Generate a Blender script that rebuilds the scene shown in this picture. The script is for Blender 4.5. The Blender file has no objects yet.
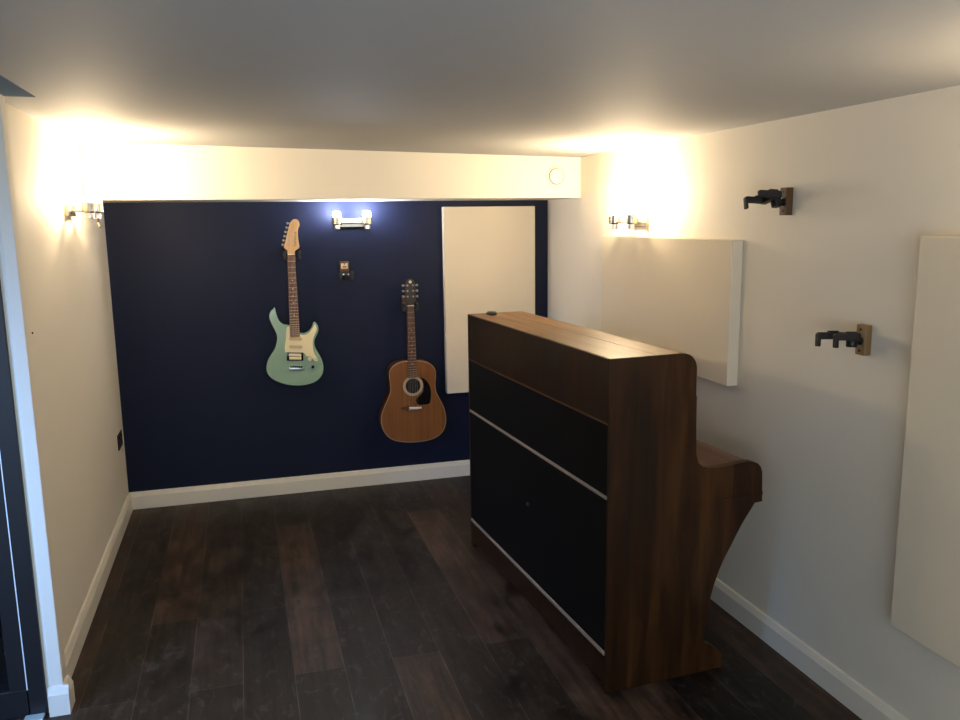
import bpy, bmesh, math, random
from mathutils import Vector, Matrix
random.seed(4)
scene = bpy.context.scene
col = scene.collection
PI = math.pi
W = 2.6304            # room width, wall to wall
CEIL_L, CEIL_K = 2.058, 0.02   # ceiling height at the left wall and its slight fall to the right
ZB, DB = 1.7777, 0.5262        # underside and depth of the bulkhead

# ---------------------------------------------------------------- materials
MATS = {}
def newmat(name):
    m = bpy.data.materials.new(name); m.use_nodes = True
    nt = m.node_tree
    return m, nt, nt.nodes['Principled BSDF'], nt.nodes, nt.links

def plain(name, colr, rough=.5, metal=0., bump=0., bscale=60., var=0., vscale=8., coat=0., emit=None, estr=0., spec=.5):
    m, nt, b, N, L = newmat(name)
    b.inputs['Base Color'].default_value = (*colr, 1)
    b.inputs['Roughness'].default_value = rough
    b.inputs['Metallic'].default_value = metal
    b.inputs['Coat Weight'].default_value = coat
    b.inputs['Specular IOR Level'].default_value = spec
    if emit:
        b.inputs['Emission Color'].default_value = (*emit, 1); b.inputs['Emission Strength'].default_value = estr
    tc = N.new('ShaderNodeTexCoord')
    if var > 0:
        n = N.new('ShaderNodeTexNoise'); n.inputs['Scale'].default_value = vscale; n.inputs['Detail'].default_value = 4
        L.new(tc.outputs['Object'], n.inputs['Vector'])
        mx = N.new('ShaderNodeMix'); mx.data_type = 'RGBA'
        mx.inputs['A'].default_value = (*[c*(1-var) for c in colr], 1)
        mx.inputs['B'].default_value = (*[min(1, c*(1+var)) for c in colr], 1)
        L.new(n.outputs['Fac'], mx.inputs['Factor']); L.new(mx.outputs['Result'], b.inputs['Base Color'])
    if bump > 0:
        n2 = N.new('ShaderNodeTexNoise'); n2.inputs['Scale'].default_value = bscale; n2.inputs['Detail'].default_value = 5
        L.new(tc.outputs['Object'], n2.inputs['Vector'])
        bp = N.new('ShaderNodeBump'); bp.inputs['Strength'].default_value = bump; bp.inputs['Distance'].default_value = .003
        L.new(n2.outputs['Fac'], bp.inputs['Height']); L.new(bp.outputs['Normal'], b.inputs['Normal'])
    MATS[name] = m
    return m

def wood(name, dark, mid, light, axis='Z', scale=14., stretch=.06, rough=.4, coat=0., blotch=.5):
    """Grain runs along AXIS: noise squeezed across the grain, plus slow blotches."""
    m, nt, b, N, L = newmat(name)
    tc = N.new('ShaderNodeTexCoord'); mp = N.new('ShaderNodeMapping')
    s = [scale]*3; s['XYZ'.index(axis)] = scale*stretch
    mp.inputs['Scale'].default_value = s
    L.new(tc.outputs['Object'], mp.inputs['Vector'])
    n = N.new('ShaderNodeTexNoise'); n.inputs['Scale'].default_value = 1.6; n.inputs['Detail'].default_value = 7; n.inputs['Roughness'].default_value = .62; n.inputs['Distortion'].default_value = .5
    L.new(mp.outputs['Vector'], n.inputs['Vector'])
    n2 = N.new('ShaderNodeTexNoise'); n2.inputs['Scale'].default_value = .35; n2.inputs['Detail'].default_value = 3
    L.new(mp.outputs['Vector'], n2.inputs['Vector'])
    add = N.new('ShaderNodeMix'); add.inputs['Factor'].default_value = blotch
    L.new(n.outputs['Fac'], add.inputs['A']); L.new(n2.outputs['Fac'], add.inputs['B'])
    cr = N.new('ShaderNodeValToRGB')
    e = cr.color_ramp.elements; e[0].position = .36; e[0].color = (*dark, 1); e[1].position = .66; e[1].color = (*light, 1)
    k = e.new(.5); k.color = (*mid, 1)
    L.new(add.outputs['Result'], cr.inputs['Fac']); L.new(cr.outputs['Color'], b.inputs['Base Color'])
    b.inputs['Roughness'].default_value = rough; b.inputs['Coat Weight'].default_value = coat; b.inputs['Coat Roughness'].default_value = .2; b.inputs['Specular IOR Level'].default_value = .22
    bp = N.new('ShaderNodeBump'); bp.inputs['Strength'].default_value = .15; bp.inputs['Distance'].default_value = .002
    L.new(n.outputs['Fac'], bp.inputs['Height']); L.new(bp.outputs['Normal'], b.inputs['Normal'])
    MATS[name] = m
    return m

def floor_mat():
    m, nt, b, N, L = newmat('dark_planks')
    tc = N.new('ShaderNodeTexCoord'); sp = N.new('ShaderNodeSeparateXYZ'); cb = N.new('ShaderNodeCombineXYZ')
    L.new(tc.outputs['Object'], sp.inputs[0])
    ad = N.new('ShaderNodeMath'); ad.operation = 'ADD'; ad.inputs[1].default_value = -.08 + 1.84
    L.new(sp.outputs['X'], ad.inputs[0]); L.new(sp.outputs['Y'], cb.inputs['X']); L.new(ad.outputs[0], cb.inputs['Y'])
    br = N.new('ShaderNodeTexBrick')
    br.offset = .37; br.offset_frequency = 2; br.squash = 1
    br.inputs['Scale'].default_value = 1; br.inputs['Brick Width'].default_value = 1.55; br.inputs['Row Height'].default_value = .184
    br.inputs['Mortar Size'].default_value = .0016; br.inputs['Mortar Smooth'].default_value = .2; br.inputs['Bias'].default_value = -.4
    br.inputs['Color1'].default_value = (.017, .0115, .0088, 1); br.inputs['Color2'].default_value = (.098, .054, .034, 1); br.inputs['Mortar'].default_value = (.085, .066, .052, 1)
    L.new(cb.outputs[0], br.inputs['Vector'])
    mp = N.new('ShaderNodeMapping'); mp.inputs['Scale'].default_value = (22, 1.6, 1); L.new(tc.outputs['Object'], mp.inputs['Vector'])
    gr = N.new('ShaderNodeTexNoise'); gr.inputs['Scale'].default_value = 1.5; gr.inputs['Detail'].default_value = 8; gr.inputs['Roughness'].default_value = .65; L.new(mp.outputs['Vector'], gr.inputs['Vector'])
    mp2 = N.new('ShaderNodeMapping'); mp2.inputs['Scale'].default_value = (3.5, 1.8, 1); L.new(tc.outputs['Object'], mp2.inputs['Vector'])
    bl = N.new('ShaderNodeTexNoise'); bl.inputs['Scale'].default_value = 2.1; bl.inputs['Detail'].default_value = 9; bl.inputs['Roughness'].default_value = .66; L.new(mp2.outputs['Vector'], bl.inputs['Vector'])
    r1 = N.new('ShaderNodeMapRange'); r1.inputs['From Min'].default_value = .3; r1.inputs['From Max'].default_value = .7; r1.inputs['To Min'].default_value = .35; r1.inputs['To Max'].default_value = 1.7; L.new(gr.outputs['Fac'], r1.inputs['Value'])
    r2 = N.new('ShaderNodeMapRange'); r2.inputs['From Min'].default_value = .35; r2.inputs['From Max'].default_value = .65; r2.inputs['To Min'].default_value = .24; r2.inputs['To Max'].default_value = 1.2; L.new(bl.outputs['Fac'], r2.inputs['Value'])
    mu = N.new('ShaderNodeMath'); mu.operation = 'MULTIPLY'; L.new(r1.outputs[0], mu.inputs[0]); L.new(r2.outputs[0], mu.inputs[1])
    mx = N.new('ShaderNodeMix'); mx.data_type = 'RGBA'; mx.blend_type = 'MULTIPLY'; mx.inputs['Factor'].default_value = 1
    L.new(br.outputs['Color'], mx.inputs['A']); L.new(mu.outputs[0], mx.inputs['B']); 
    # worn, dusty scuffs
    sc = N.new('ShaderNodeTexNoise'); sc.inputs['Scale'].default_value = 5.5; sc.inputs['Detail'].default_value = 10; sc.inputs['Roughness'].default_value = .72; sc.inputs['Distortion'].default_value = 1.2; L.new(mp2.outputs['Vector'], sc.inputs['Vector'])
    r3 = N.new('ShaderNodeMapRange'); r3.inputs['From Min'].default_value = .54; r3.inputs['From Max'].default_value = .74; r3.inputs['To Max'].default_value = .6; L.new(sc.outputs['Fac'], r3.inputs['Value'])
    m2 = N.new('ShaderNodeMix'); m2.data_type = 'RGBA'; m2.inputs['B'].default_value = (.105, .092, .082, 1)
    L.new(r3.outputs[0], m2.inputs['Factor']); L.new(mx.outputs['Result'], m2.inputs['A']); L.new(m2.outputs['Result'], b.inputs['Base Color'])
    r4 = N.new('ShaderNodeMapRange'); r4.inputs['From Min'].default_value = .3; r4.inputs['From Max'].default_value = .7; r4.inputs['To Min'].default_value = .36; r4.inputs['To Max'].default_value = .62; L.new(bl.outputs['Fac'], r4.inputs['Value'])
    L.new(r4.outputs[0], b.inputs['Roughness']); b.inputs['Specular IOR Level'].default_value = .28
    bp = N.new('ShaderNodeBump'); bp.inputs['Strength'].default_value = .25; bp.inputs['Distance'].default_value = .003
    L.new(gr.outputs['Fac'], bp.inputs['Height']); L.new(bp.outputs['Normal'], b.inputs['Normal'])
    return m

def glass_mat():
    m, nt, b, N, L = newmat('door_glass')
    b.inputs['Base Color'].default_value = (.8, .88, .92, 1); b.inputs['Roughness'].default_value = .02
    b.inputs['Transmission Weight'].default_value = 1; b.inputs['IOR'].default_value = 1.45
    return m

FLOOR = floor_mat()
WHITE = plain('warm_white_wall', (.75, .70, .60), .75, bump=.05, bscale=90, var=.015, vscale=2)
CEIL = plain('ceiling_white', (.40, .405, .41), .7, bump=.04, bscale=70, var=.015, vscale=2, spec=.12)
NAVY = plain('navy_wall', (.0046, .0084, .030), .6, bump=.05, bscale=90, var=.06, vscale=3, spec=.2)
SKIRT = plain('skirting_white', (.76, .72, .63), .38, bump=.02)
FABRIC = plain('panel_fabric', (.72, .64, .50), .9, bump=.25, bscale=420, var=.02, vscale=3)
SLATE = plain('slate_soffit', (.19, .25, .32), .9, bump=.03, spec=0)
BLACKF = plain('black_frame', (.006, .007, .009), .45, bump=.02)
SILL = plain('sill_metal', (.55, .62, .6), .35, metal=.2, bump=.02)
GASK = plain('gasket', (.8, .82, .82), .5, bump=.02)
DARKOUT = plain('dark_outside', (.004, .007, .012), .9, bump=.05)
GLASS = glass_mat()
CHROME = plain('brushed_chrome', (.46, .41, .34), .26, metal=1, bump=.03, bscale=200)
BULB = plain('lit_bulb', (1, .95, .85), .4, emit=(1., .77, .48), estr=900, bump=.01)
BULBD = plain('lit_bulb_dim', (1, .95, .85), .4, emit=(1., .77, .48), estr=420, bump=.01)
BULBC = plain('lit_bulb_cool', (1, .97, .92), .4, emit=(.84, .88, 1.), estr=430, bump=.01)
OAK = wood('oak_block', (.13, .075, .032), (.22, .135, .06), (.32, .21, .10), 'Z', 30, .1, .5)
OAKD = wood('dark_block', (.05, .026, .012), (.085, .046, .022), (.12, .07, .036), 'Z', 30, .1, .5)
TUNER = plain('tuner_metal', (.34, .30, .24), .4, metal=.9, bump=.02)
BLK = plain('black_metal', (.006, .006, .007), .42, metal=.3, bump=.05, bscale=150)
RUB = plain('black_rubber', (.008, .008, .009), .7, bump=.1, bscale=200)
STICK = plain('cream_sticker', (.62, .52, .38), .5, bump=.02)
STEEL = plain('steel', (.62, .60, .57), .28, metal=1, bump=.02)
MINT = plain('surf_green_paint', (.24, .375, .275), .22, coat=.6, var=.05, vscale=6, bump=.01)
CREAM = plain('cream_plastic', (.84, .73, .46), .35, bump=.01)
CREAM2 = plain('cream_pickup', (.60, .50, .30), .4, bump=.01)
MAPLE = wood('maple_head', (.42, .24, .08), (.55, .33, .12), (.66, .42, .18), 'Z', 30, .12, .32, .3)
ROSEW = wood('rosewood', (.06, .022, .012), (.11, .045, .024), (.16, .07, .038), 'Z', 60, .08, .5)
NECKW = wood('neck_maple', (.30, .16, .06), (.4, .23, .09), (.5, .3, .13), 'Z', 30, .12, .4)
CEDAR = wood('cedar_top', (.14, .053, .0145), (.19, .074, .022), (.24, .10, .034), 'Z', 30, .03, .35, .2, .4)
CHERRY = wood('cherry_side', (.035, .011, .0045), (.06, .021, .008), (.085, .032, .014), 'X', 20, .1, .4)
BIND = plain('pale_binding', (.33, .20, .10), .4, bump=.01)
ROSET = plain('rosette_pale', (.42, .33, .22), .45, bump=.02, var=.15, vscale=90)
DARKH = plain('dark_head', (.022, .012, .008), .35, bump=.02)
BLKGL = plain('black_gloss', (.008, .007, .008), .12, bump=.005)
HOLE = plain('sound_hole_dark', (.012, .008, .006), .8, bump=.02)
FRET = plain('fret_metal', (.62, .50, .33), .35, metal=.7, bump=.01)
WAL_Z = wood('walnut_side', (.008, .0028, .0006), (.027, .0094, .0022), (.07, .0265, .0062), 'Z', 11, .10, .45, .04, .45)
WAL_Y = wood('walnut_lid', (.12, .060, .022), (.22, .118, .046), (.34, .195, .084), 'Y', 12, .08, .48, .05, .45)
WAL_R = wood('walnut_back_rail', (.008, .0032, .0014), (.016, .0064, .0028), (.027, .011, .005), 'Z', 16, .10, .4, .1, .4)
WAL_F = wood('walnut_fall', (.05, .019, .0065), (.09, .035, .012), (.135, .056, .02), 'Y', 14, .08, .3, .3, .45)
CLOTH = plain('black_cloth', (.0025, .0025, .0024), .95, bump=.3, bscale=500, spec=.1)
STRIP = plain('pale_strip', (.26, .20, .15), .4, bump=.05)
BRASS = plain('old_brass', (.5, .42, .3), .35, metal=.9, bump=.05)
IVORY = plain('ivory_key', (.75, .7, .58), .3, bump=.01)
TIN = plain('dark_tin', (.028, .03, .022), .4, bump=.1, bscale=120)
VENT = plain('vent_white', (.70, .67, .60), .4, bump=.01)
VENTG = plain('vent_gap', (.10, .09, .075), .7, bump=.01)

# ---------------------------------------------------------------- mesh helpers
class MB:
    def __init__(s): s.bm = bmesh.new()
    def box(s, a, b, bev=0, seg=2, M=None):
        x0, y0, z0 = a; x1, y1, z1 = b
        vs = [s.bm.verts.new(p) for p in ((x0,y0,z0),(x1,y0,z0),(x1,y1,z0),(x0,y1,z0),(x0,y0,z1),(x1,y0,z1),(x1,y1,z1),(x0,y1,z1))]
        fs = [s.bm.faces.new([vs[i] for i in f]) for f in ((0,3,2,1),(4,5,6,7),(0,1,5,4),(1,2,6,5),(2,3,7,6),(3,0,4,7))]
        if M: bmesh.ops.transform(s.bm, matrix=M, verts=vs)
        if bev:
            es = list({e for f in fs for e in f.edges})
            bmesh.ops.bevel(s.bm, geom=es, offset=bev, segments=seg, affect='EDGES', profile=.5)
        return s
    def prism(s, pts, fn, d0, d1, bev=0, seg=2, both=True):
        """polygon PTS (a, b) swept from depth d0 to d1; fn(a, b, d) gives the point"""
        A = [s.bm.verts.new(fn(a, b, d0)) for a, b in pts]; B = [s.bm.verts.new(fn(a, b, d1)) for a, b in pts]
        f0 = s.bm.faces.new(A); f1 = s.bm.faces.new(B[::-1])
        n = len(pts); fs = [f0, f1]
        for i in range(n): fs.append(s.bm.faces.new([A[(i+1) % n], A[i], B[i], B[(i+1) % n]]))
        bmesh.ops.recalc_face_normals(s.bm, faces=fs)
        if bev:
            es = list(f0.edges) + (list(f1.edges) if both else [])
            bmesh.ops.bevel(s.bm, geom=es, offset=bev, segments=seg, affect='EDGES', profile=.5)
        bmesh.ops.triangulate(s.bm, faces=[f for f in s.bm.faces if len(f.verts) > 4], ngon_method='EAR_CLIP')
        return s
    def lathe(s, prof, base=(0,0,0), axis=(0,0,1), n=28):
        """prof: (radius, height) along axis, from base"""
        q = Vector((0,0,1)).rotation_difference(Vector(axis).normalized()); base = Vector(base); rings = []
        for r, h in prof:
            if r < 1e-6: rings.append([s.bm.verts.new(base + q @ Vector((0,0,h)))])
            else: rings.append([s.bm.verts.new(base + q @ Vector((r*math.cos(2*PI*i/n), r*math.sin(2*PI*i/n), h))) for i in range(n)])
        fs = []
        for a, b in zip(rings, rings[1:]):
            for i in range(n):
                j = (i+1) % n
                if len(a) == 1 and len(b) == 1: continue
                if len(a) == 1: fs.append(s.bm.faces.new([a[0], b[i], b[j]]))
                elif len(b) == 1: fs.append(s.bm.faces.new([a[i], b[0], a[j]]))
                else: fs.append(s.bm.faces.new([a[i], b[i], b[j], a[j]]))
        if len(rings[0]) > 1: fs.append(s.bm.faces.new(rings[0]))
        if len(rings[-1]) > 1: fs.append(s.bm.faces.new(rings[-1]))
        bmesh.ops.recalc_face_normals(s.bm, faces=fs)
        return s
    def cyl(s, p, q, r, r2=None, n=20, cap=.0):
        p, q = Vector(p), Vector(q); h = (q-p).length; r2 = r if r2 is None else r2
        pr = [(r, 0), (r2, h)] if not cap else [(r-cap, 0), (r, cap), (r2, h-cap), (r2-cap, h)]
        return s.lathe(pr, p, q-p, n)
    def tube(s, path, r, n=12):
        for a, b in zip(path, path[1:]): s.cyl(a, b, r, n=n)
        for a in path[1:-1]: s.ball(a, r)
        return s
    def ball(s, c, r, sc=(1,1,1)):
        bmesh.ops.create_uvsphere(s.bm, u_segments=16, v_segments=10, radius=r, matrix=Matrix.Translation(Vector(c)) @ Matrix.Diagonal((*sc, 1)))
        return s
    def build(s, name, mat, parent=None, loc=(0,0,0), smooth=20):
        me = bpy.data.meshes.new(name); s.bm.normal_update(); s.bm.to_mesh(me); s.bm.free()
        me.materials.append(mat)
        if smooth:
            me.shade_smooth(); me.set_sharp_from_angle(angle=math.radians(smooth))
        o = bpy.data.objects.new(name, me); col.objects.link(o); o.location = loc
        if parent: o.parent = parent
        return o

def thing(name, label, cat, loc, rz=0, group=None):
    o = bpy.data.objects.new(name, None); col.objects.link(o)
    o.location = loc; o.rotation_euler = (0, 0, rz); o.empty_display_size = .1
    o['label'] = label; o['category'] = cat
    if group: o['group'] = group
    return o
def tag(o, label, cat, group=None):
    o['label'] = label; o['category'] = cat
    if group: o['group'] = group
    return o
def struct(mb, name, mat, parent=None, smooth=0):
    o = mb.build(name, mat, parent, smooth=smooth)
    if parent is None: o['kind'] = 'structure'
    return o
def copy_tree(o, parent=None):
    c = o.copy(); col.objects.link(c)
    if parent: c.parent = parent
    for ch in list(o.children): copy_tree(ch, c)
    return c
def spline(P, k=4):
    n = len(P); out = []
    for i in range(n):
        p0, p1, p2, p3 = (Vector(P[(i+d) % n]) for d in (-1, 0, 1, 2))
        for j in range(k):
            t = j/k
            out.append(tuple(.5*((2*p1) + (p2-p0)*t + (2*p0-5*p1+4*p2-p3)*t*t + (3*p1-p0-3*p2+p3)*t**3)))
    return out
XZ = lambda a, b, d: (a, d, b)

# ---------------------------------------------------------------- the room
YR = -6.4      # wall behind the camera
XL = -1.5      # the room widens here, in front of the glass door
YP = -2.125    # front of the pier at the door
struct(MB().box((XL-.1, YR-.1, -.1), (W+.1, .1, 0)), 'floor', FLOOR)
# ceiling: one slab falling slightly to the right
cz = lambda x: CEIL_L - CEIL_K*x
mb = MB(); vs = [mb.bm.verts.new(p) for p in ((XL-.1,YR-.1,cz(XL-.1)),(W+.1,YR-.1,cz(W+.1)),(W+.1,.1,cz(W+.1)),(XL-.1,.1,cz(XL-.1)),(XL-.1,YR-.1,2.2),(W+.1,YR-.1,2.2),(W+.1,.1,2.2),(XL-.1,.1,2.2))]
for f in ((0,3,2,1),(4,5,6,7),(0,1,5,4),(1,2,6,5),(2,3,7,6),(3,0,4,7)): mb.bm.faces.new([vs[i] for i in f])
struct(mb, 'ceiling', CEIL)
struct(MB().box((-.1, 0, -.05), (W+.1, .1, 2.15)), 'wall_back', NAVY)
struct(MB().box((W, YR, -.05), (W+.1, 0, 2.15)), 'wall_right', WHITE)
struct(MB().box((-.1, -2.06, -.05), (0, 0, 2.15)), 'wall_left', WHITE)
mb = MB().box((XL-.1, YR-.1, -.05), (-.9, YR, 2.15)).box((W-.3, YR-.1, -.05), (W+.1, YR, 2.15)).box((-.9, YR-.1, -.05), (W-.3, YR, .3)).box((-.9, YR-.1, 1.9), (W-.3, YR, 2.15))
struct(mb, 'wall_rear', WHITE)
struct(MB().box((XL-.1, YR, -.05), (XL, -4.7, 2.15)).box((XL-.1, -3.1, -.05), (XL, -2.0, 2.15)).box((XL-.1, -4.7, -.05), (XL, -3.1, .35)).box((XL-.1, -4.7, 1.95), (XL, -3.1, 2.15)), 'wall_side', WHITE)
# bulkhead boxed under the ceiling along the back wall
mb = MB(); vs = [mb.bm.verts.new(p) for p in ((0,-DB,ZB),(W,-DB,ZB),(W,0,ZB),(0,0,ZB),(0,-DB,2.1),(W,-DB,2.1),(W,0,2.1),(0,0,2.1))]
for f in ((0,3,2,1),(4,5,6,7),(0,1,5,4),(1,2,6,5),(2,3,7,6),(3,0,4,7)): mb.bm.faces.new([vs[i] for i in f])
struct(mb, 'bulkhead', WHITE)
# pier at the end of the left wall, door head above the door, soffit strip
struct(MB().box((.003, YP, -.05), (.042, -2.06, 2.15), .003).box((-.045, YP+.012, -.05), (.003, -2.06, 2.15)), 'trim_1', WHITE)
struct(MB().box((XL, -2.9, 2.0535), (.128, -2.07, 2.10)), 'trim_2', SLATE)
# skirting boards with a chamfered top
def skirt(name, a, b, n, T=.018, H=.103):
    """from a to b on the floor; n points into the room"""
    a, b, n = Vector(a), Vector(b), Vector(n)
    prof = [(0, 0), (T, 0), (T, H-.026), (T-.004, H-.020), (T-.006, H-.008), (T-.010, H-.002), (0, H)]
    mb = MB(); A = [mb.bm.verts.new(a + n*u + Vector((0,0,z))) for u, z in prof]; B = [mb.bm.verts.new(b + n*u + Vector((0,0,z))) for u, z in prof]
    fs = [mb.bm.faces.new(A), mb.bm.faces.new(B[::-1])]; k = len(prof)
    for i in range(k): fs.append(mb.bm.faces.new([A[(i+1) % k], A[i], B[i], B[(i+1) % k]]))
    bmesh.ops.recalc_face_normals(mb.bm, faces=fs)
    return struct(mb, name, SKIRT, smooth=25)
skirt('baseboard_back', (0, 0, 0), (W, 0, 0), (0, -1, 0))
skirt('baseboard_left', (0, -2.06, 0), (0, 0, 0), (1, 0, 0))
skirt('baseboard_right', (W, YR, 0), (W, 0, 0), (-1, 0, 0))
skirt('baseboard_pier_side', (.042, YP, 0), (.042, -2.06, 0), (1, 0, 0))
skirt('baseboard_pier_front', (-.005, YP, 0), (.06, YP, 0), (0, -1, 0))
# glass door left of the pier: black frame, pane, threshold
struct(MB().box((XL, -2.115, 2.0), (-.016, -2.02, 2.14)), 'wall_door_head', WHITE)
dr = bpy.data.objects.new('door_1', None); col.objects.link(dr); dr.location = (-.45, -2.10, 0); dr['kind'] = 'structure'
def at(mb, o): bmesh.ops.translate(mb.bm, verts=mb.bm.verts, vec=-Vector(o.location)); return mb
struct(at(MB().box((-.068, -2.125, 0), (-.014, -2.05, 2.0), .003).box((-.95, -2.125, 0), (-.89, -2.05, 2.0), .003).box((-.89, -2.125, 1.94), (-.073, -2.05, 2.0)).box((-.89, -2.115, 0), (-.073, -2.05, .10), .003), dr), 'door_frame', BLACKF, dr)
struct(at(MB().box((-.0715, -2.121, .10), (-.068, -2.116, 1.94)), dr), 'gasket', GASK, dr)
struct(at(MB().box((-.125, -2.119, .10), (-.0716, -2.06, 1.94), .002), dr), 'door_sash', BLACKF, dr)
struct(at(MB().box((-.89, -2.10, .10), (-.125, -2.09, 1.94)), dr), 'glass_pane', GLASS, dr)
struct(at(MB().box((-.083, -2.165, 0), (-.022, -2.125, .012), .003), dr), 'threshold', SILL, dr)
struct(MB().box((XL, -2.11, -.02), (-.95, -2.03, 2.0)), 'wall_beside_door', WHITE)
struct(MB().box((XL, -.9, -.05), (-.11, -.8, 2.15)).box((XL-.1, -2.0, -.05), (XL, -.8, 2.15)), 'wall_outside', DARKOUT)
# window in the wall behind the camera, where the daylight comes from
wn = bpy.data.objects.new('window_1', None); col.objects.link(wn); wn.location = (.7, YR-.05, .3); wn['kind'] = 'structure'
mb = MB()
for x in (-.9, .0, W-.36-.9+.02, W-.36): mb.box((x, YR-.08, .3), (x+.06, YR-.02, 1.9))
mb.box((-.9, YR-.08, .3), (W-.3, YR-.02, .36)).box((-.9, YR-.08, 1.84), (W-.3, YR-.02, 1.9))
struct(at(mb, wn), 'window_frame', BLACKF, wn)
wn = bpy.data.objects.new('added_window', None); col.objects.link(wn); wn.location = (XL-.05, -3.9, .35); wn['kind'] = 'structure'  # made-up window, out of view, added to go with the pier's fill lamp
mb = MB()
for y in (-4.7, -3.93, -3.16): mb.box((XL-.08, y, .35), (XL-.02, y+.06, 1.95))
mb.box((XL-.08, -4.7, .35), (XL-.02, -3.1, .41)).box((XL-.08, -4.7, 1.89), (XL-.02, -3.1, 1.95))
struct(at(mb, wn), 'window_frame', BLACKF, wn)

# ---------------------------------------------------------------- upright piano
p_rot, PL = .0635, 1.4326
piano = thing('upright_piano', 'walnut upright piano with black cloth back standing out in the room', 'piano', (1.863, -2.586, 0), p_rot)
UZ = lambda u, z, v: (u, v, z)
def arc(c, r, a0, a1, n=6): return [(c[0]+r*math.cos(math.radians(a0+(a1-a0)*i/n)), c[1]+r*math.sin(math.radians(a0+(a1-a0)*i/n))) for i in range(n+1)]
z0 = .003
cheek = [(.341, .87), (.343, .838), (.352, .808), (.369, .793), (.392, .785), (.415, .782), (.45, .781), (.49, .783), (.53, .787), (.56, .788), (.588, .785), (.607, .776), (.620, .762), (.627, .742), (.629, .715), (.631, .662), (.633, .630), (.600, .628)]
leg = [(.585, .606), (.566, .581), (.546, .552), (.527, .520), (.503, .478), (.478, .436), (.456, .390), (.437, .340), (.422, .285), (.411, .225), (.404, .165), (.399, .118), (.412, .112), (.438, .098), (.468, .074), (.481, .058), (.483, z0)]
body_top = [(0, z0), (0, 1.188)] + [(.262, 1.188)] + arc((.275, 1.143), .045, 90, 4, 7)
full_top = [(-.004, z0), (-.004, 1.203), (.268, 1.203)] + arc((.275, 1.145), .058, 88, 2, 8)[1:] + [(.333, 1.05), (.338, .95)]
sideprof = body_top + cheek + leg
fullprof = full_top + [(.336, 1.05), (.338, .95)] + cheek + leg
sideprof = [p for i, p in enumerate(sideprof) if i == 0 or (Vector(p)-Vector(sideprof[i-1])).length > 1e-4]
for v0, v1 in ((0, .032), (PL-.032, PL)):
    va, vb = (v0, v0+.010) if v0 == 0 else (v1-.010, v1)
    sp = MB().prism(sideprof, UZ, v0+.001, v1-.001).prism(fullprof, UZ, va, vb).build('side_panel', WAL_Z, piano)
    # moulding line of the key bed across the side
    vv = (v0-.003, v0) if v0 == 0 else (v1, v1+.003)
    MB().prism([(.36, .650), (.60, .650), (.632, .655), (.632, .668), (.60, .664), (.36, .664)], UZ, *vv, .001).build('key_bed_moulding', WAL_Z, sp)
lid_o = [(.001, 1.188), (.001, 1.203), (.172, 1.203), (.172, 1.188)]
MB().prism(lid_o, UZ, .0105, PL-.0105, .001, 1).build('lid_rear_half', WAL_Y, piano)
fo = [(.1745, 1.203), (.268, 1.203)] + arc((.275, 1.145), .058, 88, 2, 8)[1:] + [(.334, 1.12)]
fi = [(.322, 1.12)] + arc((.275, 1.143), .046, 4, 90, 7) + [(.1745, 1.188)]
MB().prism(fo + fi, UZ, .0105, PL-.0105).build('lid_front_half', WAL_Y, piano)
# back, towards the room: rail, cloth fields, pale beads, plinth
MB().box((-.0045, .0105, .983), (.0, PL-.0105, 1.2015), .001).build('back_rail', WAL_R, piano)
MB().box((-.0015, .0105, .727), (.024, PL-.0105, .983)).build('back_cloth', CLOTH, piano)
MB().box((-.0015, .0105, .155), (.024, PL-.0105, .715)).build('back_cloth', CLOTH, piano)
MB().box((-.006, .0105, .714), (.02, PL-.0105, .727), .003).build('back_bead', STRIP, piano)
MB().box((-.007, .0105, .141), (.02, PL-.0105, .157), .004).build('back_bead', STRIP, piano)
MB().box((-.004, .0105, .974), (.02, PL-.0105, .984), .002).build('back_bead', WAL_F, piano)
MB().box((-.002, .0105, .034), (.03, PL-.0105, .141), .002).build('plinth', WAL_R, piano)
MB().lathe([(.008, 0), (.008, .003), (.004, .006), (.004, .009), (.0, .010)], (-.001, .69, .474), (-1, 0, 0)).build('knob', TIN, piano)
MB().box((-.0045, 1.366, 1.080), (-.002, 1.384, 1.15), .001).build('maker_plate', BRASS, piano)
# front, towards the wall
MB().box((.30, .032, .80), (.33, PL-.032, 1.12), .002).build('upper_front_panel', WAL_F, piano)
fallp = [(.331, .86), (.336, .826), (.350, .800), (.369, .787), (.40, .779), (.45, .776), (.53, .781), (.56, .782), (.588, .779), (.604, .771), (.615, .757), (.621, .74), (.622, .70), (.600, .70), (.59, .74), (.33, .74)]
MB().prism(fallp, UZ, .032, PL-.032, .001).build('keyboard_lid', WAL_F, piano)
MB().box((.30, .032, .640), (.628, PL-.032, .70), .003).build('key_bed', WAL_F, piano)
MB().box((.28, .032, .11), (.30, PL-.032, .64), .002).build('lower_front_panel', WAL_F, piano)
MB().box((.27, .032, .034), (.31, PL-.032, .11), .002).build('front_plinth', WAL_F, piano)
MB().box((.03, .032, .034), (.28, PL-.032, .06)).build('bottom_board', WAL_R, piano)
MB().box((.024, .05, .06), (.26, PL-.05, 1.15)).build('inner_case', CLOTH, piano)
for i, v in enumerate((PL/2-.06, PL/2+.06)):
    MB().box((.30, v-.012, .062), (.40, v+.012, .070), .003).build('pedal', BRASS, piano)
for u, v in ((.075, .07), (.075, PL-.09), (.43, .075), (.43, PL-.075)):
    c = MB().cyl((u, v-.009, .017), (u, v+.009, .017), .017, cap=.003).build('castor', BLK, piano)
    MB().box((u-.006, v-.014, .010), (u+.006, v+.014, .04), .002).build('castor_fork', STEEL, c)

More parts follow.
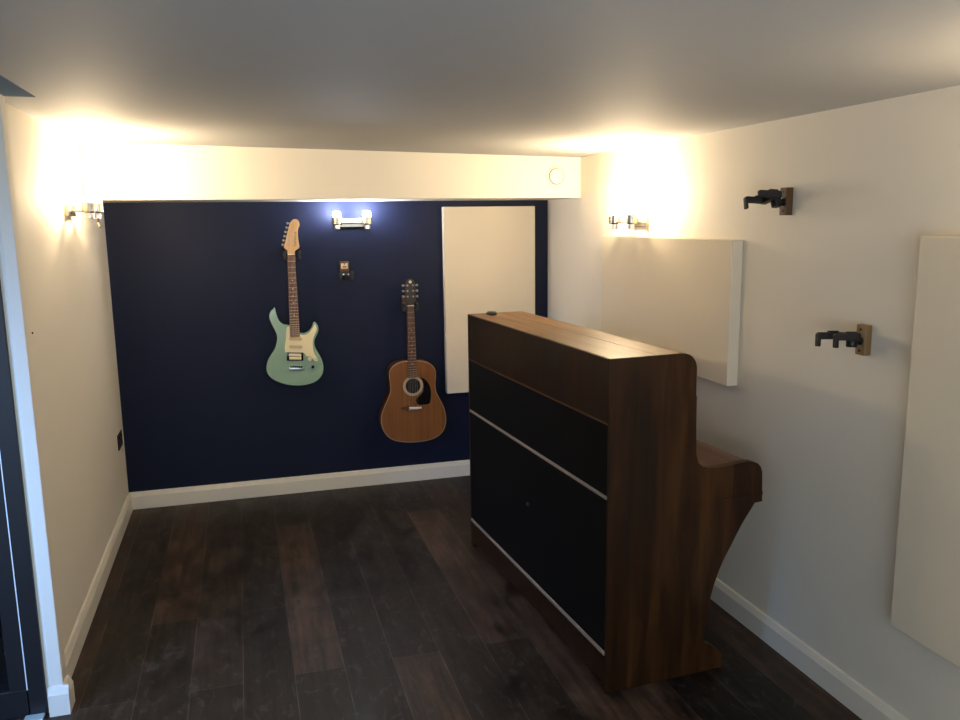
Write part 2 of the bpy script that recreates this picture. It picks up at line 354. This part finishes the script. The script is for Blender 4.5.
tin = MB().lathe([(0, 0), (.022, 0), (.026, .003), (.026, .010), (.020, .016), (.008, .018), (0, .018)], (0, 0, 0))
bmesh.ops.scale(tin.bm, vec=(1, 1.25, 1), verts=tin.bm.verts)
tag(tin.build('small_tin', TIN, None, (1.868, -1.232, 1.2035)), 'small dark greenish round object lying on the far end of the piano top', 'tin')

# ---------------------------------------------------------------- fabric acoustic panels
def panel(name, a, b, label):
    a, b = Vector(a), Vector(b); c = (a+b)/2; o = Vector((c.x, c.y, min(a.z, b.z)))
    mb = MB().box(a-o, b-o, .004, 3)
    return tag(mb.build(name, FABRIC, None, o, 0), label, 'acoustic panel', 'fabric acoustic panels on the walls')
panel('mounted_sound_absorber', (1.928, -.05, .566), (2.526, 0, 1.740), 'tall white fabric panel hung upright on the navy wall')
panel('mounted_sound_absorber', (W-.05, -2.160, .978), (W, -.941, 1.567), 'wide white fabric panel on the white wall behind the piano, below a chrome light')
panel('mounted_sound_absorber', (W-.05, -3.70, .402), (W, -3.092, 1.598), 'large white fabric panel cut by the picture edge, beside the lower black guitar hanger')

# ---------------------------------------------------------------- twin wall lights
def make_light(name, label, loc, rz, bulb, proj=.105):
    """local frame: wall at y=0, room towards -y, x along the wall"""
    t = thing(name, label, 'wall light', loc, rz, 'chrome twin wall lights')
    MB().box((-.082, -.020, -.026), (.082, 0, .026), .003).build('back_plate', CHROME, t)
    MB().cyl((0, -.018, 0), (0, -proj, 0), .007).build('arm', CHROME, t)
    MB().cyl((-.085, -proj, 0), (.085, -proj, 0), .0055).build('cross_bar', CHROME, t)
    for s in (-1, 1):
        x = .089*s
        cup = MB().lathe([(0, -.010), (.027, -.010), (.030, -.006), (.030, .036), (.028, .036), (.027, -.002), (0, -.002)], (x, -proj, 0)).build('lamp_holder', CHROME, t)
        MB().cyl((x, -proj, -.036), (x, -proj, -.010), .017, cap=.002).build('swivel_knob', STEEL, cup)
        MB().lathe([(0, .0), (.014, .0), (.020, .020), (.0225, .040), (.021, .055), (.014, .065), (0, .068)], (x, -proj, 0)).build('bulb', bulb, t)
    return t
make_light('wall_light', 'twin wall light glowing bluish white on the navy wall under the bulkhead', (1.360, 0, 1.650), 0, BULBC, .10)
make_light('wall_light', 'chrome twin wall light above the wide fabric panel behind the piano', (W, -1.298, 1.640), -PI/2, BULB)
make_light('wall_light', 'chrome twin wall light past the large fabric panel that the picture edge cuts', (W, -3.85, 1.68), -PI/2, BULBD)
t = make_light('wall_light', 'chrome twin wall light on the white wall by the end of the bulkhead', (0, -1.02, 1.720), PI/2, BULB)
MB().tube([(.09, -.105, -.030), (.096, -.105, -.052), (.086, -.112, -.072)], .006).build('swivel_lever', CHROME, t)

# ---------------------------------------------------------------- guitar hangers
def make_hanger(name, label, loc, rz, roll=0, sticker=False, reach=.157, open_=.041, zo=0, both=True, hw=.020, wd=None):
    t = thing(name, label, 'guitar hanger', loc, rz, 'guitar hangers with wooden back blocks')
    blk = MB().box((-hw, -.028, -.049), (hw, 0, .049), .003).build('wood_block', wd or OAK, t)
    for z in (-.034, .034): MB().lathe([(.0045, 0), (.0045, .0015), (0, .0025)], (0, -.028, z), (0, -1, 0)).build('screw', BLK, blk)
    if sticker:
        MB().box((-.020, -.0295, .006), (.020, -.0275, .038), .0005).build('sticker', STICK, blk)
        MB().box((-.010, -.0302, .012), (.012, -.0292, .024), .0004).build('sticker_mark', OAK, blk)
    MB().lathe([(.014, 0), (.014, .004), (.009, .008), (.009, .024)], (0, -.028, zo-.002), (0, -1, 0)).build('pivot', BLK, t)
    R = Matrix.Translation((0, 0, zo+.010)) @ Matrix.Rotation(math.radians(roll), 4, 'Y') @ Matrix.Rotation(math.radians(-3), 4, 'X')
    y = MB()
    y.box((-.017, -.072, -.016), (.017, -.048, .012), .004).lathe([(.015, -.022), (.017, -.018), (.017, 0), (.010, .004)], (0, -.060, -.012))
    y.box((-open_-.009, -.092, -.013), (open_+.009, -.066, .013), .005)
    bmesh.ops.transform(y.bm, matrix=R, verts=y.bm.verts)
    yk = y.build('yoke', BLK, t)
    if sticker:
        for x in (-.015, .015): 
            d = MB().lathe([(.005, 0), (.005, .002), (.003, .004), (0, .004)], (x, -.091, -.004), (0, -1, 0)); bmesh.ops.transform(d.bm, matrix=R, verts=d.bm.verts); d.build('yoke_screw', STEEL, yk)
    for s in (-1, 1):
        a = MB().box((s*open_-.010, -reach, -.011), (s*open_+.010, -.076, .012), .005)
        a.box((s*open_-.009, -.116, .004), (s*open_+.009, -.080, .017), .004)
        bmesh.ops.transform(a.bm, matrix=R, verts=a.bm.verts); ar = a.build('prong', RUB, t)
        if both or s < 0:
            b = MB().box((s*open_-.009, -reach-.003, -.034), (s*open_+.009, -reach+.008, .008), .003)
            bmesh.ops.transform(b.bm, matrix=R, verts=b.bm.verts); b.build('flip_catch', BLK, ar)
    return t
make_hanger('guitar_hanger', 'black guitar hanger on a dark wood block, upper of the two on the white wall', (W, -2.434, 1.710), -PI/2, -14, both=False, wd=OAKD)
make_hanger('guitar_hanger', 'black guitar hanger on a light wood block, lower of the two on the white wall', (W, -2.860, 1.264), -PI/2, -5)
make_hanger('guitar_hanger', 'empty guitar hanger with a pale sticker on the navy wall between the guitars', (1.312, 0, 1.372), 0, 0, True, .10, .034, -.036, hw=.028, wd=OAKD)
# hangers that carry the guitars; their prongs reach beside the necks
make_hanger('guitar_hanger', 'guitar hanger mostly hidden behind the headstock of the mint electric guitar', (1.002, 0, 1.480), 0, 0, False, .132, .042, -.016, hw=.028, wd=OAKD)
make_hanger('guitar_hanger', 'guitar hanger mostly hidden behind the headstock of the acoustic guitar', (1.690, 0, 1.152), 0, 0, False, .150, .038, -.018, hw=.028, wd=OAKD)

# ---------------------------------------------------------------- guitars
def mix(a, b, t): return a+(b-a)*t
def string_set(t, nut, bridge, yn, yb, wn, wb):
    for i in range(6):
        k = (i-2.5)/2.5
        MB().cyl((nut[0]+k*wn, yn, nut[1]), (bridge[0]+k*wb, yb, bridge[1]), .0004, n=6).build('string', STEEL, t)
def frets(par, n, zn, zb, cn, cb, wn, wb, yf, scale):
    """n frets below the nut on a tapering board, spaced as on a real scale"""
    for i in range(1, n+1):
        z = zn - scale*(1-2**(-i/12))
        if z < zb+.002: break
        k = (zn-z)/(zn-zb); c = mix(cn, cb, k); w = mix(wn, wb, k)
        MB().box((c-w, yf-.0012, z-.0009), (c+w, yf, z+.0009)).build('fret', FRET, par)

E_BODY = [(-0.111,0.319),(-0.104,0.282),(-0.091,0.242),(-0.069,0.22),(-0.038,0.213),(-0.006,0.203),(0.021,0.168),(0.049,0.16),(0.077,0.172),(0.096,0.194),(0.104,0.215),(0.115,0.223),(0.130,0.203),(0.134,0.173),(0.121,0.142),(0.109,0.119),(0.106,0.091),(0.114,0.059),(0.134,0.022),(0.149,-0.019),(0.153,-0.06),(0.142,-0.099),(0.113,-0.13),(0.073,-0.147),(0.019,-0.154),(-0.035,-0.15),(-0.088,-0.136),(-0.14,-0.109),(-0.168,-0.079),(-0.178,-0.047),(-0.173,-0.007),(-0.155,0.031),(-0.13,0.065),(-0.115,0.099),(-0.108,0.13),(-0.11,0.162),(-0.123,0.197),(-0.14,0.237),(-0.146,0.268),(-0.137,0.295),(-0.121,0.310)]
E_GUARD = [(-0.043,0.206),(-0.053,0.178),(-0.057,0.135),(-0.065,0.093),(-0.066,0.058),(-0.054,0.051),(0.04,0.042),(0.054,0.022),(0.081,0.017),(0.099,-0.008),(0.116,-0.013),(0.122,-0.004),(0.108,0.025),(0.099,0.048),(0.096,0.091),(0.099,0.119),(0.108,0.146),(0.122,0.175),(0.121,0.197),(0.115,0.210),(0.108,0.202),(0.093,0.179),(0.076,0.16),(0.049,0.150),(0.018,0.158),(-0.011,0.190)]
E_HEAD = [(-0.042,0.665),(-0.031,0.7),(-0.017,0.752),(-0.003,0.797),(0.013,0.820),(0.034,0.826),(0.050,0.813),(0.053,0.79),(0.044,0.771),(0.040,0.743),(0.042,0.703),(0.046,0.663),(0.022,0.646),(0.016,0.628),(-0.023,0.628),(-0.022,0.648)]
eg = thing('electric_guitar', 'mint green electric guitar with cream pickguard hanging on the navy wall', 'guitar', (1.0, -.115, .85))
MB().prism(spline(E_BODY, 3), XZ, 0, .044, .0035, 2).build('body', MINT, eg)
pg = MB().prism(spline(E_GUARD, 3), XZ, -.0035, .0005, .001, 1).build('pickguard', CREAM, eg)
def slab(name, mat, par, c, w, h, y0, y1, rot=0, bev=.004):
    mb = MB().box((-w/2, y0, -h/2), (w/2, y1, h/2), bev, 3)
    bmesh.ops.transform(mb.bm, matrix=Matrix.Translation((c[0], 0, c[1])) @ Matrix.Rotation(math.radians(rot), 4, 'Y'), verts=mb.bm.verts)
    return mb.build(name, mat, par)
for z in (.130, .082):
    pu = slab('single_coil_pickup', CREAM2, eg, (-.003, z), .074, .017, -.0075, -.002, 4, .006)
hb = slab('humbucker_ring', BLKGL, eg, (-.010, .024), .096, .050, -.006, 0, 4, .003)
slab('pickup_coil', CREAM, hb, (-.010, .033), .070, .017, -.010, -.004, 4, .003)
slab('pickup_coil', CREAM, hb, (-.010, .014), .070, .017, -.010, -.004, 4, .003)
br = slab('bridge', STEEL, eg, (-.006, -.049), .082, .018, -.010, 0, 4, .002)
for i in range(6): slab('saddle', BLK, br, (-.036+.012*i, -.036-.001*i), .0095, .011, -.013, -.002, 4, .001)
MB().lathe([(.009, 0), (.0085, .012), (.007, .014), (0, .014)], (.090, 0, -.044), (0, -1, 0)).build('control_knob', BLKGL, eg)
MB().lathe([(.012, 0), (.011, .012), (.009, .014), (0, .014)], (.074, -.003, .004), (0, -1, 0)).build('control_knob', CREAM, eg)
MB().cyl((.104, -.003, .006), (.104, -.018, .012), .003).build('pickup_switch', CREAM, eg)
nk = MB().prism([(-.034, .140), (.024, .140), (.0185, .628), (-.0235, .628)], XZ, -.012, .012, .004, 2).build('neck', NECKW, eg)
fb = MB().prism([(-.034, .150), (.022, .150), (.0185, .625), (-.0235, .625)], XZ, -.016, -.010, .001, 1).build('fretboard', ROSEW, eg)
frets(fb, 22, .622, .152, -.0025, -.006, .0205, .0275, -.0158, .648)
for z in (.475, .425, .383, .345, .27): MB().lathe([(.003, 0), (.003, .0006), (0, .0007)], (-.004, -.0158, z), (0, -1, 0)).build('inlay_dot', CREAM, fb)
slab('nut', IVORY, eg, (-.0025, .625), .042, .005, -.018, -.010, 0, .001)
hd = MB().prism(spline(E_HEAD, 3), XZ, -.008, .008, .0025, 2).build('headstock', MAPLE, eg)
for i in range(6):
    z = .680 + .0245*i; x = -.034 + .0068*i
    p = MB().lathe([(.005, 0), (.005, .004), (.003, .004), (.003, .013), (0, .013)], (x+.014, -.008, z), (0, -1, 0)).cyl((x+.006, .004, z), (x-.010, .004, z), .003).box((x-.020, .0, z-.007), (x-.008, .008, z+.007), .003)
    p.build('tuner_peg', TUNER, hd)
# maker's lettering running down the headstock
cu = bpy.data.curves.new('lettering', 'FONT'); cu.body = 'YAMAHA'; cu.size = .021; cu.extrude = .0002; cu.align_x = 'CENTER'; cu.align_y = 'CENTER'
tmp = bpy.data.objects.new('lettering', cu); me = bpy.data.meshes.new_from_object(tmp); bpy.data.objects.remove(tmp)
me.materials.append(DARKH)
lt = bpy.data.objects.new('lettering', me); col.objects.link(lt); lt.parent = hd; lt.location = (.026, -.0085, .712); lt.rotation_euler = (PI/2, math.radians(-86), 0)
string_set(eg, (-.0025, .622), (-.008, -.036), -.0185, -.015, .0165, .026)

A_BODY0 = [(-0.028,0.189),(-0.071,0.186),(-0.115,0.167),(-0.139,0.138),(-0.145,0.1),(-0.140,0.047),(-0.141,0.004),(-0.16,-0.045),(-0.184,-0.095),(-0.200,-0.14),(-0.204,-0.193),(-0.189,-0.247),(-0.155,-0.29),(-0.104,-0.316),(-0.016,-0.331),(0.073,-0.329),(0.136,-0.315),(0.182,-0.284),(0.205,-0.236),(0.209,-0.182),(0.196,-0.12),(0.170,-0.063),(0.149,-0.017),(0.144,0.032),(0.149,0.08),(0.146,0.124),(0.12,0.160),(0.076,0.182),(0.024,0.189)]
A_GUARD = [(0.050,0.082),(0.082,0.063),(0.105,0.028),(0.115,-0.015),(0.111,-0.067),(0.097,-0.091),(0.030,-0.089),(0.020,-0.054),(0.046,-0.032),(0.064,-0.008),(0.068,0.028),(0.062,0.060)]
ag = thing('acoustic_guitar', 'natural brown acoustic guitar with round sound hole hanging on the navy wall', 'guitar', (1.69, -.13, .62))
bo = spline(A_BODY0)
MB().prism(bo, XZ, .002, .100, .004, 2).build('body', CHERRY, ag)
cx = sum(p[0] for p in bo)/len(bo); czz = sum(p[1] for p in bo)/len(bo)
inn = [(cx+(a-cx)*.972, czz+(b-czz)*.978) for a, b in bo]
MB().prism(bo, XZ, .0005, .006, .001, 1).build('binding', BIND, ag)
tp = MB().prism(inn, XZ, -.0012, .004, .0008, 1).build('soundboard', CEDAR, ag)
def disc(name, mat, par, c, r0, r1, y0, y1, n=40):
    mb = MB()
    mb.lathe([(r0, 0), (r1, 0), (r1, y0-y1 if y0 > y1 else y1-y0), (r0, y0-y1 if y0 > y1 else y1-y0)] + ([(r0, 0)] if r0 else []), (c[0], y1, c[1]), (0, -1, 0), n)
    return mb.build(name, mat, par)
disc('rosette', ROSET, ag, (.002, .030), .047, .063, -.0022, -.0008)
MB().lathe([(0, 0), (.048, 0), (.048, .0012), (0, .0012)], (.002, -.0008, .030), (0, -1, 0), 40).build('sound_hole', HOLE, ag)
MB().prism(spline(A_GUARD, 3), XZ, -.0028, -.0010, .0004, 1).build('pickguard', BLKGL, ag)
BRP = [(-.076, -.098), (-.046, -.094), (0, -.0935), (.046, -.094), (.076, -.098), (.076, -.110), (.050, -.118), (.042, -.128), (0, -.130), (-.042, -.128), (-.050, -.118), (-.076, -.110)]
b2 = MB().prism(BRP, XZ, -.009, -.001, .002, 2).build('bridge', ROSEW, ag)
slab('saddle', IVORY, b2, (.012, -.108), .078, .012, -.013, -.006, 3, .002)
for i in range(6): MB().ball((-.028+.0112*i, -.0095, -.118), .003).build('bridge_pin', IVORY, b2)
MB().prism([(-.028, .15), (.026, .15), (.0205, .532), (-.0215, .532)], XZ, -.004, .018, .004, 2).build('neck', CHERRY, ag)
fb = MB().prism([(-.028, .084), (.028, .084), (.0205, .529), (-.0215, .529)], XZ, -.0085, -.0005, .001, 1).build('fretboard', ROSEW, ag)
frets(fb, 20, .526, .086, -.0005, .0, .0205, .0275, -.0083, .648)
for z in (.378, .326, .285, .246, .172): MB().lathe([(.003, 0), (.003, .0006), (0, .0007)], (0, -.0083, z), (0, -1, 0)).build('inlay_dot', CREAM, fb)
slab('nut', IVORY, ag, (-.0005, .529), .043, .006, -.012, -.002, 0, .001)
A_HEAD = [(-.0215, .528), (-.022, .545), (-.031, .560), (-.028, .655), (-.022, .680), (-.006, .690), (.008, .690), (.024, .682), (.031, .655), (.034, .560), (.022, .545), (.0205, .528)]
hd = MB().prism(A_HEAD, XZ, -.004, .010, .002, 2).build('headstock', DARKH, ag)
MB().lathe([(.009, 0), (.009, .0008), (0, .0012)], (.001, -.004, .673), (0, -1, 0)).build('head_badge', STICK, hd)
for z in (.652, .618, .584):
    for s, ex in ((-1, -.018), (1, .018)):
        p = MB().lathe([(.0065, 0), (.0065, .003), (.0035, .004), (.0035, .014), (0, .014)], (s*.017, -.004, z), (0, -1, 0)).cyl((s*.02, .003, z), (s*.040, .003, z), .0026).box((min(s*.036, s*.050), -.002, z-.007), (max(s*.036, s*.050), .007, z+.007), .003)
        p.build('tuner_peg', TUNER, hd)
string_set(ag, (-.0005, .527), (0, -.104), -.0125, -.0125, .0165, .028)

# ---------------------------------------------------------------- small wall fittings
av = thing('air_vent', 'round white air vent on the front of the bulkhead', 'air vent', (2.478, -DB, 1.8985))
MB().lathe([(0, 0), (.060, 0), (.060, .004), (.054, .010), (.047, .010), (.046, .002), (0, .002)], (0, 0, 0), (0, -1, 0), 40).build('vent_ring', VENT, av)
MB().lathe([(0, 0), (.046, 0), (.046, .0035), (0, .0035)], (0, 0, 0), (0, -1, 0), 40).build('vent_gap', VENTG, av)
MB().lathe([(.010, 0), (.010, .010), (.041, .010), (.0425, .013), (.041, .016), (.030, .018), (0, .0185)], (0, 0, 0), (0, -1, 0), 40).build('vent_disc', VENT, av)
so = thing('wall_socket', 'black double wall socket low on the white wall near the navy wall', 'socket', (0, -.165, .420), PI/2)
MB().box((-.073, -.007, 0), (.073, 0, .086), .003).build('face_plate', BLK, so)
for x in (-.036, .036):
    MB().box((x-.020, -.0085, .014), (x+.020, -.006, .048), .001).build('socket_outlet', RUB, so)
    MB().box((x-.007, -.011, .054), (x+.007, -.006, .074), .002).build('rocker_switch', BLKGL, so)
tag(MB().lathe([(.004, 0), (.004, .003), (0, .005)], (0, 0, 0), (1, 0, 0)).build('wall_screw', BLK, None, (0, -1.854, 1.289)), 'tiny dark screw in the bare white wall beside the glass door', 'screw')

# ---------------------------------------------------------------- light
w = bpy.data.worlds.new('World'); scene.world = w; w.use_nodes = True
bg = w.node_tree.nodes['Background']; bg.inputs['Color'].default_value = (.30, .45, .70, 1); bg.inputs['Strength'].default_value = .25
def area(name, loc, rot, sx, sy, e, c):
    l = bpy.data.lights.new(name, 'AREA'); l.shape = 'RECTANGLE'; l.size = sx; l.size_y = sy; l.energy = e; l.color = c
    o = bpy.data.objects.new(name, l); col.objects.link(o); o.location = loc; o.rotation_euler = rot
    return o
area('daylight', (.7, YR+.03, 1.1), (PI/2+.6, 0, 0), 3.0, 1.5, 62, (.76, .88, 1.))
sd = area('pier_fill', (XL+.12, -3.75, 1.75), (PI/2-.5, 0, -.76), .7, 1.0, 13, (.24, .48, 1.)); sd.data.spread = math.radians(60)  # added blue fill lamp, beam narrowed to tint the pier front

# ---------------------------------------------------------------- camera
cam = bpy.data.cameras.new('Camera'); co = bpy.data.objects.new('Camera', cam); col.objects.link(co)
r = Vector((.95974929, -.28057946, -.01250864)); u = Vector((.05939798, .15924375, .98545081)); f = Vector((.27450533, .94652871, -.16949993))
M = Matrix((r, u, -f)).transposed().to_4x4(); M.translation = Vector((.71338807, -5.00143351, 1.65899939))
co.matrix_world = M
cam.sensor_fit = 'HORIZONTAL'; cam.sensor_width = 36; cam.lens = 815.71/960*36; cam.clip_start = .02
scene.camera = co
scene.view_settings.view_transform = 'Standard'
scene.view_settings.look = 'None'
scene.view_settings.exposure = .22
